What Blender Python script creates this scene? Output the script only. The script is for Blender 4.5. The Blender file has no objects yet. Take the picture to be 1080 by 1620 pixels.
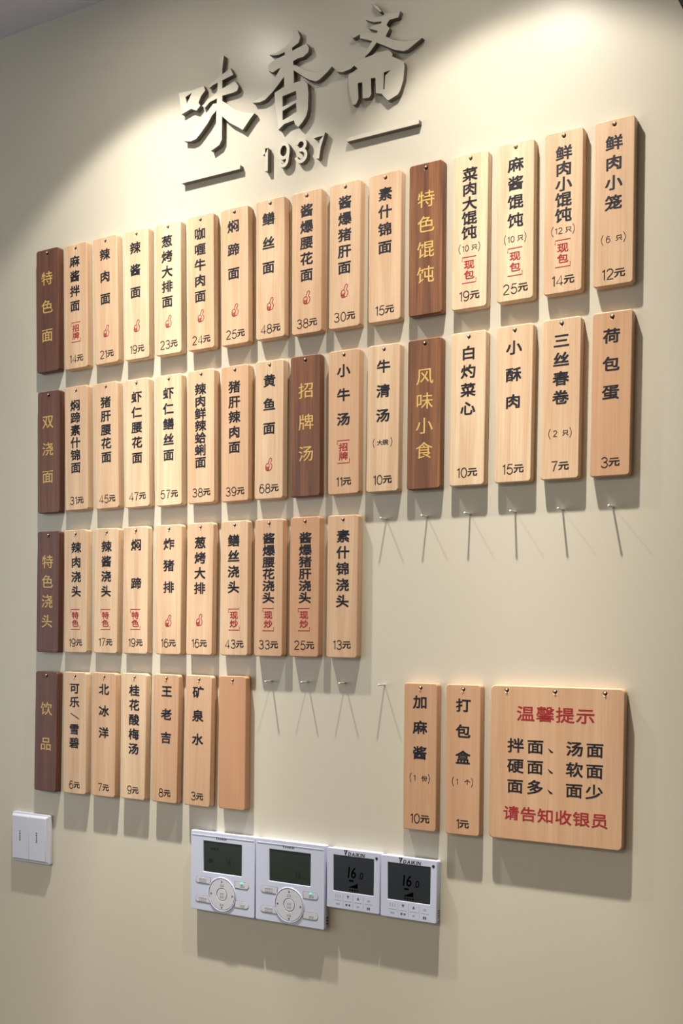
import bpy, bmesh, math, random
from mathutils import Matrix, Vector
random.seed(7)
SC = bpy.context.scene
COL = SC.collection
R = math.radians

# ------------------------------------------------------------------ camera
cam_data = bpy.data.cameras.new('camera')
cam = bpy.data.objects.new('camera', cam_data)
COL.objects.link(cam)
cam_data.sensor_fit = 'AUTO'
cam_data.sensor_width = 36.0
cam_data.lens = 1772.6 / 1620.0 * 36.0
cam_data.shift_y = (1068.73 - 810.0) / 1620.0        # the photo has been perspective corrected
cam_data.clip_start = 0.02
cam_data.clip_end = 50
yaw, pitch, roll = 0.5340984, -0.0343059, -0.0092745
rot = (Matrix.Rotation(yaw, 4, 'Z') @ Matrix.Rotation(pitch, 4, 'X') @ Matrix.Rotation(roll, 4, 'Y')
       @ Matrix.Rotation(R(90), 4, 'X'))
cam.matrix_world = Matrix.Translation((1.357967, -1.344047 - 0.013, 2.15 - 0.6255744)) @ rot
SC.camera = cam

# ------------------------------------------------------------------ light
SC.view_settings.view_transform = 'Standard'
SC.view_settings.look = 'None'
SC.view_settings.gamma = 1.0
SC.view_settings.use_curve_mapping = False
SC.view_settings.exposure = 0.0

world = bpy.data.worlds.new('world')
SC.world = world
world.use_nodes = True
bg = world.node_tree.nodes['Background']
bg.inputs['Color'].default_value = (1.0, 0.86, 0.68, 1)      # warm light from the rest of the shop
bg.inputs['Strength'].default_value = 0.10

LAMP_POWER = 11.8          # watts-like scale of the two downlights
LAMP_COLOR = (1.0, 0.92, 0.80)
LAMPS = [(0.257, -0.262, 8.0, 0.0), (0.774, -0.262, 5.0, -4.0)]      # x, y, tilt to the wall, tilt sideways
CEIL = 2.525


def downlight_light(x, y, rx, ry):
    """a downlight with the beam of a reflector lamp: strong straight down, weaker to the side, cut off near 50 degrees"""
    li = bpy.data.lights.new('downlight_light', 'POINT')
    li.energy = LAMP_POWER
    li.color = LAMP_COLOR
    li.shadow_soft_size = 0.013
    li.use_nodes = True
    nt = li.node_tree
    em = nt.nodes['Emission']
    tc = nt.nodes.new('ShaderNodeTexCoord')
    sep = nt.nodes.new('ShaderNodeSeparateXYZ')
    nt.links.new(tc.outputs['Normal'], sep.inputs[0])

    def m(op, a, b=None, clamp=False):
        n = nt.nodes.new('ShaderNodeMath')
        n.operation = op
        n.use_clamp = clamp
        for i, v in enumerate((a, b)):
            if v is None:
                continue
            if isinstance(v, (int, float)):
                n.inputs[i].default_value = v
            else:
                nt.links.new(v, n.inputs[i])
        return n.outputs[0]
    ang = m('MULTIPLY', m('ARCCOSINE', m('MULTIPLY', sep.outputs[2], -1.0)), 180 / math.pi)
    prof = m('POWER', m('DIVIDE', 46.0, m('MAXIMUM', m('ADD', ang, 6.5), 13.5)), 2.12)
    mr = nt.nodes.new('ShaderNodeMapRange')
    mr.interpolation_type = 'SMOOTHSTEP'
    nt.links.new(ang, mr.inputs['Value'])
    mr.inputs['From Min'].default_value = 43.5
    mr.inputs['From Max'].default_value = 50.5
    mr.inputs['To Min'].default_value = 1.0
    mr.inputs['To Max'].default_value = 0.03
    mr2 = nt.nodes.new('ShaderNodeMapRange')
    nt.links.new(ang, mr2.inputs['Value'])
    mr2.inputs['From Min'].default_value = 56.0
    mr2.inputs['From Max'].default_value = 88.0
    mr2.inputs['To Min'].default_value = 1.0
    mr2.inputs['To Max'].default_value = 0.0
    nt.links.new(m('MULTIPLY', m('MULTIPLY', prof, mr.outputs[0]), mr2.outputs[0]), em.inputs['Strength'])
    o = bpy.data.objects.new('downlight_light', li)
    COL.objects.link(o)
    o.location = (x, y, CEIL - 0.014)
    o.rotation_euler = (R(rx), R(ry), 0)
    return o


# daylight from the shop front, to the left behind the camera
win = bpy.data.lights.new('shop_front_daylight', 'AREA')
win.shape = 'RECTANGLE'
win.size, win.size_y = 2.4, 1.7
win.energy = 25.0
win.color = (0.80, 0.92, 1.0)
wino = bpy.data.objects.new('shop_front_daylight', win)
COL.objects.link(wino)
wino.location = (-1.9, -2.6, 1.6)
wino.rotation_euler = (R(90), 0, R(-38))

# added warm fill behind the camera, unseen, brightens the floor and lower wall
pan = bpy.data.lights.new('warm_fill', 'AREA')
pan.shape = 'RECTANGLE'
pan.size, pan.size_y = 1.6, 0.6
pan.energy = 40.0
pan.color = (1.0, 0.81, 0.56)
pano = bpy.data.objects.new('warm_fill', pan)
COL.objects.link(pano)
pano.location = (0.3, -3.0, CEIL - 0.03)

LIGHTS = [downlight_light(*q) for q in LAMPS]

# ------------------------------------------------------------------ materials


def new_mat(name):
    m = bpy.data.materials.new(name)
    m.use_nodes = True
    return m, m.node_tree, m.node_tree.nodes['Principled BSDF']


def plain(name, col, rough=0.5, spec=0.5, metal=0.0, emit=None, es=0.0):
    m, nt, b = new_mat(name)
    b.inputs['Base Color'].default_value = (*col, 1)
    b.inputs['Roughness'].default_value = rough
    b.inputs['Specular IOR Level'].default_value = spec
    b.inputs['Metallic'].default_value = metal
    if emit:
        b.inputs['Emission Color'].default_value = (*emit, 1)
        b.inputs['Emission Strength'].default_value = es
    return m


def paint(name, col, rough, spec, bump=0.02, scale=220.0, var=0.03):
    m, nt, b = new_mat(name)
    tc = nt.nodes.new('ShaderNodeTexCoord')
    n1 = nt.nodes.new('ShaderNodeTexNoise')
    n1.inputs['Scale'].default_value = 2.2
    n1.inputs['Detail'].default_value = 3
    nt.links.new(tc.outputs['Object'], n1.inputs['Vector'])
    mix = nt.nodes.new('ShaderNodeMix')
    mix.data_type = 'RGBA'
    mix.inputs['A'].default_value = (*[c * (1 - var) for c in col], 1)
    mix.inputs['B'].default_value = (*[c * (1 + var) for c in col], 1)
    nt.links.new(n1.outputs['Fac'], mix.inputs['Factor'])
    nt.links.new(mix.outputs['Result'], b.inputs['Base Color'])
    n2 = nt.nodes.new('ShaderNodeTexNoise')
    n2.inputs['Scale'].default_value = scale
    n2.inputs['Detail'].default_value = 2
    nt.links.new(tc.outputs['Object'], n2.inputs['Vector'])
    bp = nt.nodes.new('ShaderNodeBump')
    bp.inputs['Strength'].default_value = bump
    bp.inputs['Distance'].default_value = 0.002
    nt.links.new(n2.outputs['Fac'], bp.inputs['Height'])
    nt.links.new(bp.outputs['Normal'], b.inputs['Normal'])
    b.inputs['Roughness'].default_value = rough
    b.inputs['Specular IOR Level'].default_value = spec
    return m


def wood(name, pale, deep, red, grain, rough=0.42):
    """vertical grain; each board gets its own cut of the noise and its own tone"""
    m, nt, b = new_mat(name)
    L = nt.links.new
    tc = nt.nodes.new('ShaderNodeTexCoord')
    oi = nt.nodes.new('ShaderNodeObjectInfo')
    at = nt.nodes.new('ShaderNodeAttribute')
    at.attribute_type = 'OBJECT'
    at.attribute_name = 'tone'
    off = nt.nodes.new('ShaderNodeMath')
    off.operation = 'MULTIPLY'
    off.inputs[1].default_value = 37.0
    L(oi.outputs['Random'], off.inputs[0])
    add = nt.nodes.new('ShaderNodeVectorMath')
    add.operation = 'ADD'
    L(tc.outputs['Object'], add.inputs[0])
    L(off.outputs[0], add.inputs[1])

    def noise(sx, sz, detail, dist=0.0):
        mp = nt.nodes.new('ShaderNodeMapping')
        mp.inputs['Scale'].default_value = (sx, sx, sz)
        L(add.outputs[0], mp.inputs['Vector'])
        n = nt.nodes.new('ShaderNodeTexNoise')
        n.inputs['Scale'].default_value = 1.0
        n.inputs['Detail'].default_value = detail
        n.inputs['Distortion'].default_value = dist
        L(mp.outputs[0], n.inputs['Vector'])
        return n.outputs['Fac']

    def ramp(fac, a, c, lo, hi):
        r = nt.nodes.new('ShaderNodeMapRange')
        L(fac, r.inputs['Value'])
        r.inputs['From Min'].default_value = lo
        r.inputs['From Max'].default_value = hi
        r.inputs['To Min'].default_value = a
        r.inputs['To Max'].default_value = c
        return r.outputs[0]

    def mixc(fac, A, B):
        x = nt.nodes.new('ShaderNodeMix')
        x.data_type = 'RGBA'
        L(fac, x.inputs['Factor'])
        for k, v in (('A', A), ('B', B)):
            if isinstance(v, tuple):
                x.inputs[k].default_value = (*v, 1)
            else:
                L(v, x.inputs[k])
        return x.outputs['Result']
    broad = ramp(noise(60, 3.0, 4, 0.6), 0, 1, 0.3, 0.7)
    fine = ramp(noise(520, 14.0, 3), 0, 1, 0.38, 0.75)
    body = mixc(at.outputs['Fac'], pale, red)
    c1 = mixc(ramp(broad, 0.0, grain, 0, 1), body, deep)
    c2 = mixc(ramp(fine, 0.0, grain * 0.75, 0, 1), c1, deep)
    L(c2, b.inputs['Base Color'])
    b.inputs['Roughness'].default_value = rough
    b.inputs['Specular IOR Level'].default_value = 0.4
    bp = nt.nodes.new('ShaderNodeBump')
    bp.inputs['Strength'].default_value = 0.08
    bp.inputs['Distance'].default_value = 0.0006
    L(fine, bp.inputs['Height'])
    L(bp.outputs['Normal'], b.inputs['Normal'])
    return m


WALL = paint('wall_paint', (0.615, 0.58, 0.485), 0.30, 0.36)
CEILP = paint('ceiling_paint', (0.74, 0.76, 0.87), 0.8, 0.2)
FLOORM = paint('floor_tile', (0.20, 0.15, 0.10), 0.5, 0.4)
LETTERP = paint('letter_paint', (0.615, 0.58, 0.485), 0.45, 0.4, 0.0)
LETTEREDGE = plain('letter_edge', (0.17, 0.155, 0.13), 0.6, 0.3)
BEECH = wood('beech_wood', (0.82, 0.67, 0.47), (0.48, 0.255, 0.135), (0.58, 0.315, 0.178), 0.52)
WALNUT = wood('walnut_wood', (0.185, 0.078, 0.050), (0.070, 0.027, 0.020), (0.36, 0.155, 0.065), 0.75)
INK = plain('black_ink', (0.012, 0.012, 0.02), 0.6, 0.3)
INKTHIN = plain('brown_black_ink', (0.020, 0.013, 0.012), 0.6, 0.3)
REDINK = plain('red_ink', (0.35, 0.020, 0.028), 0.6, 0.3)
GOLD = plain('gold_paint', (0.66, 0.44, 0.13), 0.4, 0.5)
STEEL = plain('steel', (0.78, 0.77, 0.75), 0.38, 0.5, 0.55)
WHITEP = plain('white_plastic', (0.60, 0.65, 0.84), 0.3, 0.5)
SWITCHP = plain('switch_plastic', (0.62, 0.66, 0.78), 0.3, 0.5)
BUTTONP = plain('button_plastic', (0.60, 0.62, 0.70), 0.4, 0.4)
GROOVESHADE = plain('groove_shade', (0.17, 0.18, 0.21), 0.6, 0.3)  # dark strips painted as the shade in the grooves around the keys
MARK = plain('grey_marking', (0.10, 0.10, 0.12), 0.6, 0.3)
PALEMARK = plain('pale_marking', (0.42, 0.43, 0.47), 0.6, 0.3)
BLACKP = plain('black_plastic', (0.012, 0.012, 0.016), 0.4, 0.5)
LCDG = plain('lcd_green', (0.024, 0.035, 0.026), 0.2, 0.5)
LCDB = plain('lcd_blue_grey', (0.022, 0.028, 0.034), 0.25, 0.5)
SEG = plain('lcd_segment', (0.001, 0.001, 0.001), 0.9, 0.0)
SEGF = plain('lcd_segment_faint', (0.007, 0.012, 0.009), 0.5, 0.3)
LED = plain('green_led', (0.05, 0.5, 0.35), 0.4, 0.3, 0, (0.10, 1.0, 0.62), 0.9)
LENS = plain('lamp_lens', (0.9, 0.9, 0.9), 0.3, 0.5, 0, LAMP_COLOR, 60.0)
TRIMM = plain('downlight_trim', (0.75, 0.75, 0.75), 0.4, 0.5)
NAVY = plain('dark_casing', (0.012, 0.012, 0.020), 0.45, 0.4)

# ------------------------------------------------------------------ helpers
FRONT = Matrix.Rotation(R(90), 4, 'X')          # drawing plane XY -> wall plane XZ, +Z of the drawing faces the room


def link(name, me, mat, parent=None, loc=None):
    if not me.materials:
        me.materials.append(mat)
    o = bpy.data.objects.new(name, me)
    COL.objects.link(o)
    if parent:
        o.parent = parent
    if loc:
        o.location = loc
    return o


def mesh_from_bm(name, bm):
    me = bpy.data.meshes.new(name)
    bm.to_mesh(me)
    bm.free()
    return me


def from_curve(cu, name):
    """evaluate a curve datablock into a plain mesh lying in the drawing plane"""
    o = bpy.data.objects.new('tmp', cu)
    COL.objects.link(o)
    bpy.context.view_layer.update()
    dg = bpy.context.evaluated_depsgraph_get()
    me = bpy.data.meshes.new_from_object(o.evaluated_get(dg))
    me.name = name
    bpy.data.objects.remove(o)
    bpy.data.curves.remove(cu)
    return me


def rounded(w, h, r, n=6, cx=0, cy=0):
    pts = []
    for sx, sy, a0 in ((1, 1, 0), (-1, 1, 90), (-1, -1, 180), (1, -1, 270)):
        for i in range(n + 1):
            a = R(a0 + 90 * i / n)
            pts.append((cx + sx * (w / 2 - r) + r * math.cos(a), cy + sy * (h / 2 - r) + r * math.sin(a)))
    return pts


def circle(r, n=24, cx=0, cy=0):
    return [(cx + r * math.cos(2 * math.pi * i / n), cy + r * math.sin(2 * math.pi * i / n)) for i in range(n)]


def plate(name, rings, t, bevel=0.0, back=0.0):
    """plate with a rounded edge cut from rings of points (outer first, holes after), from depth back to back+t"""
    cu = bpy.data.curves.new(name, 'CURVE')
    cu.dimensions = '2D'
    cu.fill_mode = 'BOTH'
    for ring in rings:
        sp = cu.splines.new('POLY')
        sp.points.add(len(ring) - 1)
        for p, q in zip(sp.points, ring):
            p.co = (q[0], q[1], 0, 1)
        sp.use_cyclic_u = True
    cu.extrude = t / 2 - bevel
    if bevel:
        cu.bevel_depth = bevel
        cu.bevel_resolution = 2
        cu.offset = -bevel
    me = from_curve(cu, name)
    me.transform(FRONT @ Matrix.Translation((0, 0, back + t / 2)))
    return me


def join(name, meshes):
    bm = bmesh.new()
    for me in meshes:
        bm.from_mesh(me)
    for me in meshes:
        if me.users == 0:
            bpy.data.meshes.remove(me)
    return mesh_from_bm(name, bm)


_gl = {}


def glyph(ch, bold):
    """unit sized outline of one character, centred on its own em square (CJK) or on the digit height (latin)"""
    key = (ch, bold)
    if key not in _gl:
        cu = bpy.data.curves.new('g', 'FONT')
        cu.body = ch
        cu.size = 1.0
        cu.resolution_u = 3
        cu.offset = bold
        cu.extrude = 0.5
        me = from_curve(cu, 'g')
        vs = [v.co.copy() for v in me.vertices]
        fs = [tuple(p.vertices) for p in me.polygons]
        bpy.data.meshes.remove(me)
        _gl[key] = (vs, fs)
    return _gl[key]


def bounds(ch, bold):
    vs, _ = glyph(ch, bold)
    xs = [v.x for v in vs]
    ys = [v.y for v in vs]
    return min(xs), max(xs), min(ys), max(ys)


_b = bounds('国', 0.0)
EM = (_b[1] - _b[0]) / 0.84
ECX, ECY = (_b[0] + _b[1]) / 2, (_b[2] + _b[3]) / 2
THK = 0.0003
_fs = bounds('8', 0.0)
DIGH = _fs[3] - _fs[2]


def arc(cx, cy, rx, ry, a0, a1, n=14):
    return [(cx + rx * math.cos(R(a0 + (a1 - a0) * i / n)), cy + ry * math.sin(R(a0 + (a1 - a0) * i / n))) for i in range(n + 1)]


# pen paths of the digits in a box 0.54 wide and 1 high
DIGITS = {
    '0': ([arc(.27, .5, .25, .49, 90, 450, 28)], .54),
    '1': ([[(.02, .80), (.14, .88), (.20, 1.0), (.20, 0.0)]], .22),
    '2': ([arc(.27, .73, .24, .26, 165, -25) + [(.40, .48), (.12, .17), (.02, .02), (.54, .02)]], .54),
    '3': ([arc(.26, .76, .22, .23, 160, -75) + [(.20, .53)], [(.20, .53)] + arc(.27, .27, .25, .26, 80, -165)], .54),
    '4': ([[(.56, .25), (.02, .25), (.42, 1.0), (.42, 0.0)]], .56),
    '5': ([[(.50, .98), (.14, .98), (.06, .50)] + arc(.27, .32, .25, .32, 130, -160)], .54),
    '6': ([arc(.29, .72, .22, .27, 35, 140, 8) + [(.06, .60), (.03, .44), (.03, .34)], arc(.28, .32, .25, .32, 0, 360, 26)], .54),
    '7': ([[(.02, .98), (.53, .98), (.38, .72), (.27, .42), (.20, 0.0)]], .54),
    '8': ([arc(.27, .76, .21, .23, 0, 360, 24), arc(.27, .27, .26, .27, 0, 360, 26)], .54),
    '9': ([arc(.26, .68, .25, .32, 0, 360, 26), [(.51, .68), (.51, .56), (.48, .40)] + arc(.25, .28, .22, .27, -10, -145, 9)], .54),
}


class Writing:
    """collects characters of one lettering part into one mesh, drawn on a face at depth d"""

    def __init__(self, d):
        self.bm = bmesh.new()
        self.d = d

    def put(self, vs, fs, fn):
        nv = [self.bm.verts.new(fn(v)) for v in vs]
        for f in fs:
            try:
                self.bm.faces.new([nv[i] for i in f])
            except ValueError:
                pass

    def han(self, ch, x, z, w, h, bold=0.016, warp=0.0):
        """brush-like character: the outline is laid several times with small shifts, the shifts growing towards the
        left and right ends so that level strokes flare as in clerical script"""
        vs, fs = glyph(ch, 0.0)
        a = bold
        cop = ((-a, -a, 0.0), (a, -a, 0.0), (-a, a, 1.0), (a, a, 1.0)) if a > 0.002 else ((0, 0, 0),)
        for k, (dx, dy, fl) in enumerate(cop):
            def fn(v):
                u, t = (v.x - ECX) / EM + dx, (v.y - ECY) / EM + dy
                t += warp * (0.16 - u * u) + fl * warp * 0.55 * u * abs(u)
                return (x + u * w * (1 + 0.12 * warp), -(self.d + v.z * THK + 0.00002 * k), z + t * h)
            self.put(vs, fs, fn)

    def latin(self, s, x, z, h, bold=0.0, squash=1.0, shear=0.0, gap=0.08):
        """string of latin characters, digit height h, left edge at x, centred on z; returns the right edge"""
        k = h / DIGH
        b8 = bounds('8', 0.0)
        cy = (b8[2] + b8[3]) / 2
        for ch in s:
            vs, fs = glyph(ch, bold)
            b = bounds(ch, bold)

            def fn(v):
                t = (v.y - cy) * k
                return (x + (v.x - b[0]) * k * squash + shear * t, -(self.d + v.z * THK), z + t)
            self.put(vs, fs, fn)
            x += (b[1] - b[0]) * k * squash + gap * h
        return x - gap * h

    def ring(self, pts, w, closed=False):
        """a drawn line of width w through the points"""
        n = len(pts)
        P = [Vector(p) for p in pts]
        L, Rr = [], []
        for i in range(n):
            a = P[i - 1] if (i > 0 or closed) else P[i]
            c = P[(i + 1) % n] if (i < n - 1 or closed) else P[i]
            d = (c - a).normalized()
            nn = Vector((-d.y, d.x)) * w / 2
            L.append(P[i] + nn)
            Rr.append(P[i] - nn)
        m = n if closed else n - 1
        for i in range(m):
            j = (i + 1) % n
            self.poly([L[i], L[j], Rr[j], Rr[i]])

    def digits(self, s, x, z, h, lw, gap=0.2, wide=0.54):
        """thin round digits drawn with a pen of width lw; left edge at x, centred on z; returns the right edge"""
        for ch in s:
            strokes, wd = DIGITS[ch]
            for st in strokes:
                self.ring([(x + p * h * wide / 0.54, z + (q - 0.5) * h) for p, q in st], lw)
            x += (wd * wide / 0.54 + gap) * h
        return x - gap * h

    def poly(self, pts):
        f = [self.bm.verts.new((p[0], -(self.d + THK / 2), p[1])) for p in pts]
        k = [self.bm.verts.new((p[0], -(self.d - THK / 2), p[1])) for p in pts]
        n = len(pts)
        self.bm.faces.new(f)
        self.bm.faces.new(k[::-1])
        for i in range(n):
            j = (i + 1) % n
            self.bm.faces.new((f[i], k[i], k[j], f[j]))

    def done(self, name, mat, parent, loc=None):
        bmesh.ops.recalc_face_normals(self.bm, faces=self.bm.faces)
        return link(name, mesh_from_bm(name, self.bm), mat, parent, loc)


def tag(o, label, cat, group=None):
    o['label'] = label
    o['category'] = cat
    if group:
        o['group'] = group
    return o


def empty(name, loc):
    o = bpy.data.objects.new(name, None)
    o.empty_display_size = 0.02
    COL.objects.link(o)
    o.location = loc
    return o


def box(x0, x1, y0, y1, z0, z1):
    bm = bmesh.new()
    bmesh.ops.create_cube(bm, size=1.0)
    bmesh.ops.transform(bm, matrix=Matrix.Translation(((x0 + x1) / 2, (y0 + y1) / 2, (z0 + z1) / 2))
                        @ Matrix.Diagonal((x1 - x0, y1 - y0, z1 - z0, 1)), verts=bm.verts)
    return bm


def lathe(profile, n=24, axis='Y'):
    """profile of (distance from wall, radius) turned round the axis pointing out of the wall (or down for 'Z')"""
    bm = bmesh.new()
    rings = []
    for d, r in profile:
        if r < 1e-6:
            rings.append([bm.verts.new((0, -d, 0) if axis == 'Y' else (0, 0, -d))])
        else:
            rr = []
            for i in range(n):
                a = 2 * math.pi * i / n
                c, s = r * math.cos(a), r * math.sin(a)
                rr.append(bm.verts.new((c, -d, s) if axis == 'Y' else (c, s, -d)))
            rings.append(rr)
    for a, b in zip(rings[:-1], rings[1:]):
        for i in range(n):
            j = (i + 1) % n
            if len(a) == 1 and len(b) == 1:
                continue
            if len(a) == 1:
                bm.faces.new((a[0], b[i], b[j]))
            elif len(b) == 1:
                bm.faces.new((a[i], b[0], a[j]))
            else:
                bm.faces.new((a[i], b[i], b[j], a[j]))
    bmesh.ops.recalc_face_normals(bm, faces=bm.faces)
    for f in bm.faces:
        f.smooth = True
    return bm


# ------------------------------------------------------------------ the setting
def struct(name, bm, mat):
    o = link(name, mesh_from_bm(name, bm), mat)
    o['kind'] = 'structure'
    return o


struct('wall_back', box(-2.2, 2.8, 0, 0.12, 0, CEIL), WALL)
struct('floor', box(-2.2, 2.8, -4.2, 0.12, -0.1, 0), FLOORM)
struct('ceiling', box(-2.2, 2.8, -4.2, 0.12, CEIL, CEIL + 0.1), CEILP)

# downlights in the ceiling, just above the frame
for i, (x, y, _rx, _ry) in enumerate(LAMPS):
    d = empty('downlight', (x, y, CEIL))
    tag(d, ('round ceiling downlight above the left half of the menu wall',
            'round ceiling downlight above the right half of the menu wall')[i], 'lamp', 'ceiling downlights')
    bm = lathe([(0.0, 0.031), (0.004, 0.032), (0.005, 0.036), (0.003, 0.044), (0.0, 0.046)], 40, 'Z')
    link('trim_ring', mesh_from_bm('trim_ring', bm), TRIMM, d)
    bm = lathe([(0.0, 0.031), (0.0015, 0.031), (0.0035, 0.018), (0.004, 0.0)], 40, 'Z')
    link('lens', mesh_from_bm('lens', bm), LENS, d)

# outlines of the raised characters, metres on the wall (x, z): a list of strokes, each an outer ring and its holes
SIGN = {
'wei': [
    [[(0.2651, 2.342), (0.2908, 2.3394), (0.313, 2.3411), (0.3161, 2.3334), (0.3081, 2.3267), (0.3035, 2.3184), (0.3071, 2.3133), (0.2995, 2.3073), (0.2894, 2.3122), (0.2715, 2.3082)], [(0.2792, 2.3322), (0.2905, 2.3356), (0.2813, 2.3226)]],
    [[(0.3423, 2.3758), (0.35, 2.3756), (0.3473, 2.3568), (0.3476, 2.3188), (0.3474, 2.2881), (0.3473, 2.2549), (0.3424, 2.2476), (0.3274, 2.2424), (0.325, 2.2477), (0.3326, 2.2556), (0.3355, 2.2681), (0.3361, 2.2918), (0.3381, 2.333)]],
    [[(0.3207, 2.3371), (0.3365, 2.3452), (0.3618, 2.355), (0.3675, 2.3436), (0.3485, 2.3405), (0.3297, 2.3375), (0.3245, 2.335)]],
    [[(0.3094, 2.3122), (0.3276, 2.3211), (0.3486, 2.3293), (0.3708, 2.3346), (0.377, 2.3249), (0.3746, 2.319), (0.3665, 2.3177), (0.3486, 2.318), (0.3246, 2.3141), (0.3155, 2.3078)]],
    [[(0.3397, 2.316), (0.3532, 2.3069), (0.3696, 2.2943), (0.3843, 2.2868), (0.4054, 2.2797), (0.399, 2.2742), (0.3918, 2.267), (0.3845, 2.26), (0.3757, 2.2664), (0.3609, 2.2756), (0.3474, 2.2881), (0.3383, 2.3032)]],
    [[(0.3307, 2.3109), (0.3427, 2.3081), (0.3353, 2.2979), (0.3293, 2.2939), (0.321, 2.2838), (0.3124, 2.2762), (0.3096, 2.2735), (0.2997, 2.2657), (0.2897, 2.2642), (0.2764, 2.2674), (0.2865, 2.2727), (0.3019, 2.2839), (0.3171, 2.2985)]],
],
'xiang': [
    [[(0.47, 2.3803), (0.4789, 2.3779), (0.4832, 2.3678), (0.4805, 2.3605), (0.4654, 2.3547), (0.4575, 2.3533), (0.4466, 2.3521), (0.4381, 2.3533), (0.4303, 2.3562), (0.4451, 2.357), (0.4591, 2.3615), (0.4714, 2.3708)]],
    [[(0.4276, 2.3419), (0.4382, 2.3473), (0.4592, 2.35), (0.4785, 2.3542), (0.4942, 2.3559), (0.4979, 2.3493), (0.497, 2.3433), (0.4882, 2.3388), (0.4793, 2.339), (0.4648, 2.3355), (0.4465, 2.3328), (0.4369, 2.3298), (0.4298, 2.3332)]],
    [[(0.457, 2.3563), (0.4695, 2.3565), (0.4726, 2.3228), (0.4731, 2.309), (0.4732, 2.2976), (0.4561, 2.3016), (0.4559, 2.32)]],
    [[(0.4523, 2.3369), (0.4649, 2.3338), (0.456, 2.3188), (0.4469, 2.3107), (0.4378, 2.3031), (0.4237, 2.2943), (0.4145, 2.2929), (0.4015, 2.2953), (0.4158, 2.3007), (0.4328, 2.3118)]],
    [[(0.4649, 2.3338), (0.4759, 2.331), (0.4925, 2.3202), (0.5102, 2.3125), (0.5249, 2.3122), (0.5356, 2.3141), (0.5283, 2.308), (0.5157, 2.3008), (0.509, 2.2998), (0.4981, 2.305), (0.4885, 2.3115), (0.473, 2.3236)]],
    [[(0.44, 2.3008), (0.4526, 2.3048), (0.4762, 2.3071), (0.4899, 2.3067), (0.4957, 2.3007), (0.4978, 2.2872), (0.4971, 2.2648), (0.4945, 2.2563), (0.4884, 2.2488), (0.4809, 2.2432), (0.4753, 2.2481), (0.4732, 2.2543), (0.4572, 2.2527), (0.4475, 2.2468), (0.4453, 2.2593), (0.4408, 2.2834)], [(0.4541, 2.2924), (0.4763, 2.2946), (0.4772, 2.2853), (0.4772, 2.2824), (0.4654, 2.28), (0.4542, 2.278)], [(0.4543, 2.2717), (0.4764, 2.278), (0.4777, 2.2652), (0.4738, 2.265), (0.4655, 2.2617), (0.4544, 2.259)]],
],
'zhai': [
    [[(0.5967, 2.3825), (0.6069, 2.3772), (0.6135, 2.368), (0.6106, 2.3673), (0.6041, 2.3737)]],
    [[(0.5882, 2.3634), (0.5999, 2.363), (0.6215, 2.3621), (0.642, 2.3609), (0.6389, 2.3528), (0.6258, 2.3533), (0.623, 2.3506), (0.6157, 2.3396), (0.6102, 2.3429), (0.6129, 2.3545), (0.6014, 2.3564)]],
    [[(0.5927, 2.3508), (0.6036, 2.353), (0.6173, 2.3521), (0.626, 2.3424), (0.619, 2.3319), (0.6063, 2.3283), (0.596, 2.3185), (0.5876, 2.3138), (0.5901, 2.3219), (0.6002, 2.3343), (0.6073, 2.3436)]],
    [[(0.5641, 2.348), (0.5811, 2.348), (0.5928, 2.3462), (0.6131, 2.3381), (0.6304, 2.3265), (0.6475, 2.3196), (0.6615, 2.3172), (0.6751, 2.3171), (0.6664, 2.3129), (0.654, 2.3069), (0.6474, 2.3064), (0.6335, 2.3115), (0.6249, 2.3168), (0.606, 2.3283), (0.5907, 2.3361), (0.5797, 2.3406), (0.5796, 2.3461), (0.569, 2.3433)]],
    [[(0.5428, 2.3052), (0.5608, 2.3091), (0.5873, 2.3126), (0.6077, 2.3149), (0.6249, 2.3143), (0.6311, 2.3072), (0.6297, 2.3034), (0.605, 2.2978), (0.5897, 2.2985), (0.5831, 2.2971), (0.5794, 2.298), (0.5712, 2.3062), (0.5661, 2.303), (0.5534, 2.3018)]],
    [[(0.5617, 2.2963), (0.5801, 2.3018), (0.6049, 2.3032), (0.6307, 2.3042), (0.6478, 2.2925), (0.6493, 2.2872), (0.6477, 2.2692), (0.6433, 2.2567), (0.6396, 2.2514), (0.6257, 2.2469), (0.6228, 2.2482), (0.6141, 2.2583), (0.6054, 2.261), (0.6044, 2.2819), (0.5979, 2.2827), (0.5989, 2.2616), (0.5953, 2.2574), (0.585, 2.2586), (0.584, 2.2808), (0.5774, 2.2811), (0.5788, 2.26), (0.5748, 2.2534), (0.5696, 2.2533), (0.5654, 2.265), (0.5626, 2.2783)], [(0.6181, 2.2857), (0.6281, 2.2863), (0.6196, 2.2816), (0.6189, 2.2637), (0.6173, 2.2641)]],
],
}

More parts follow.
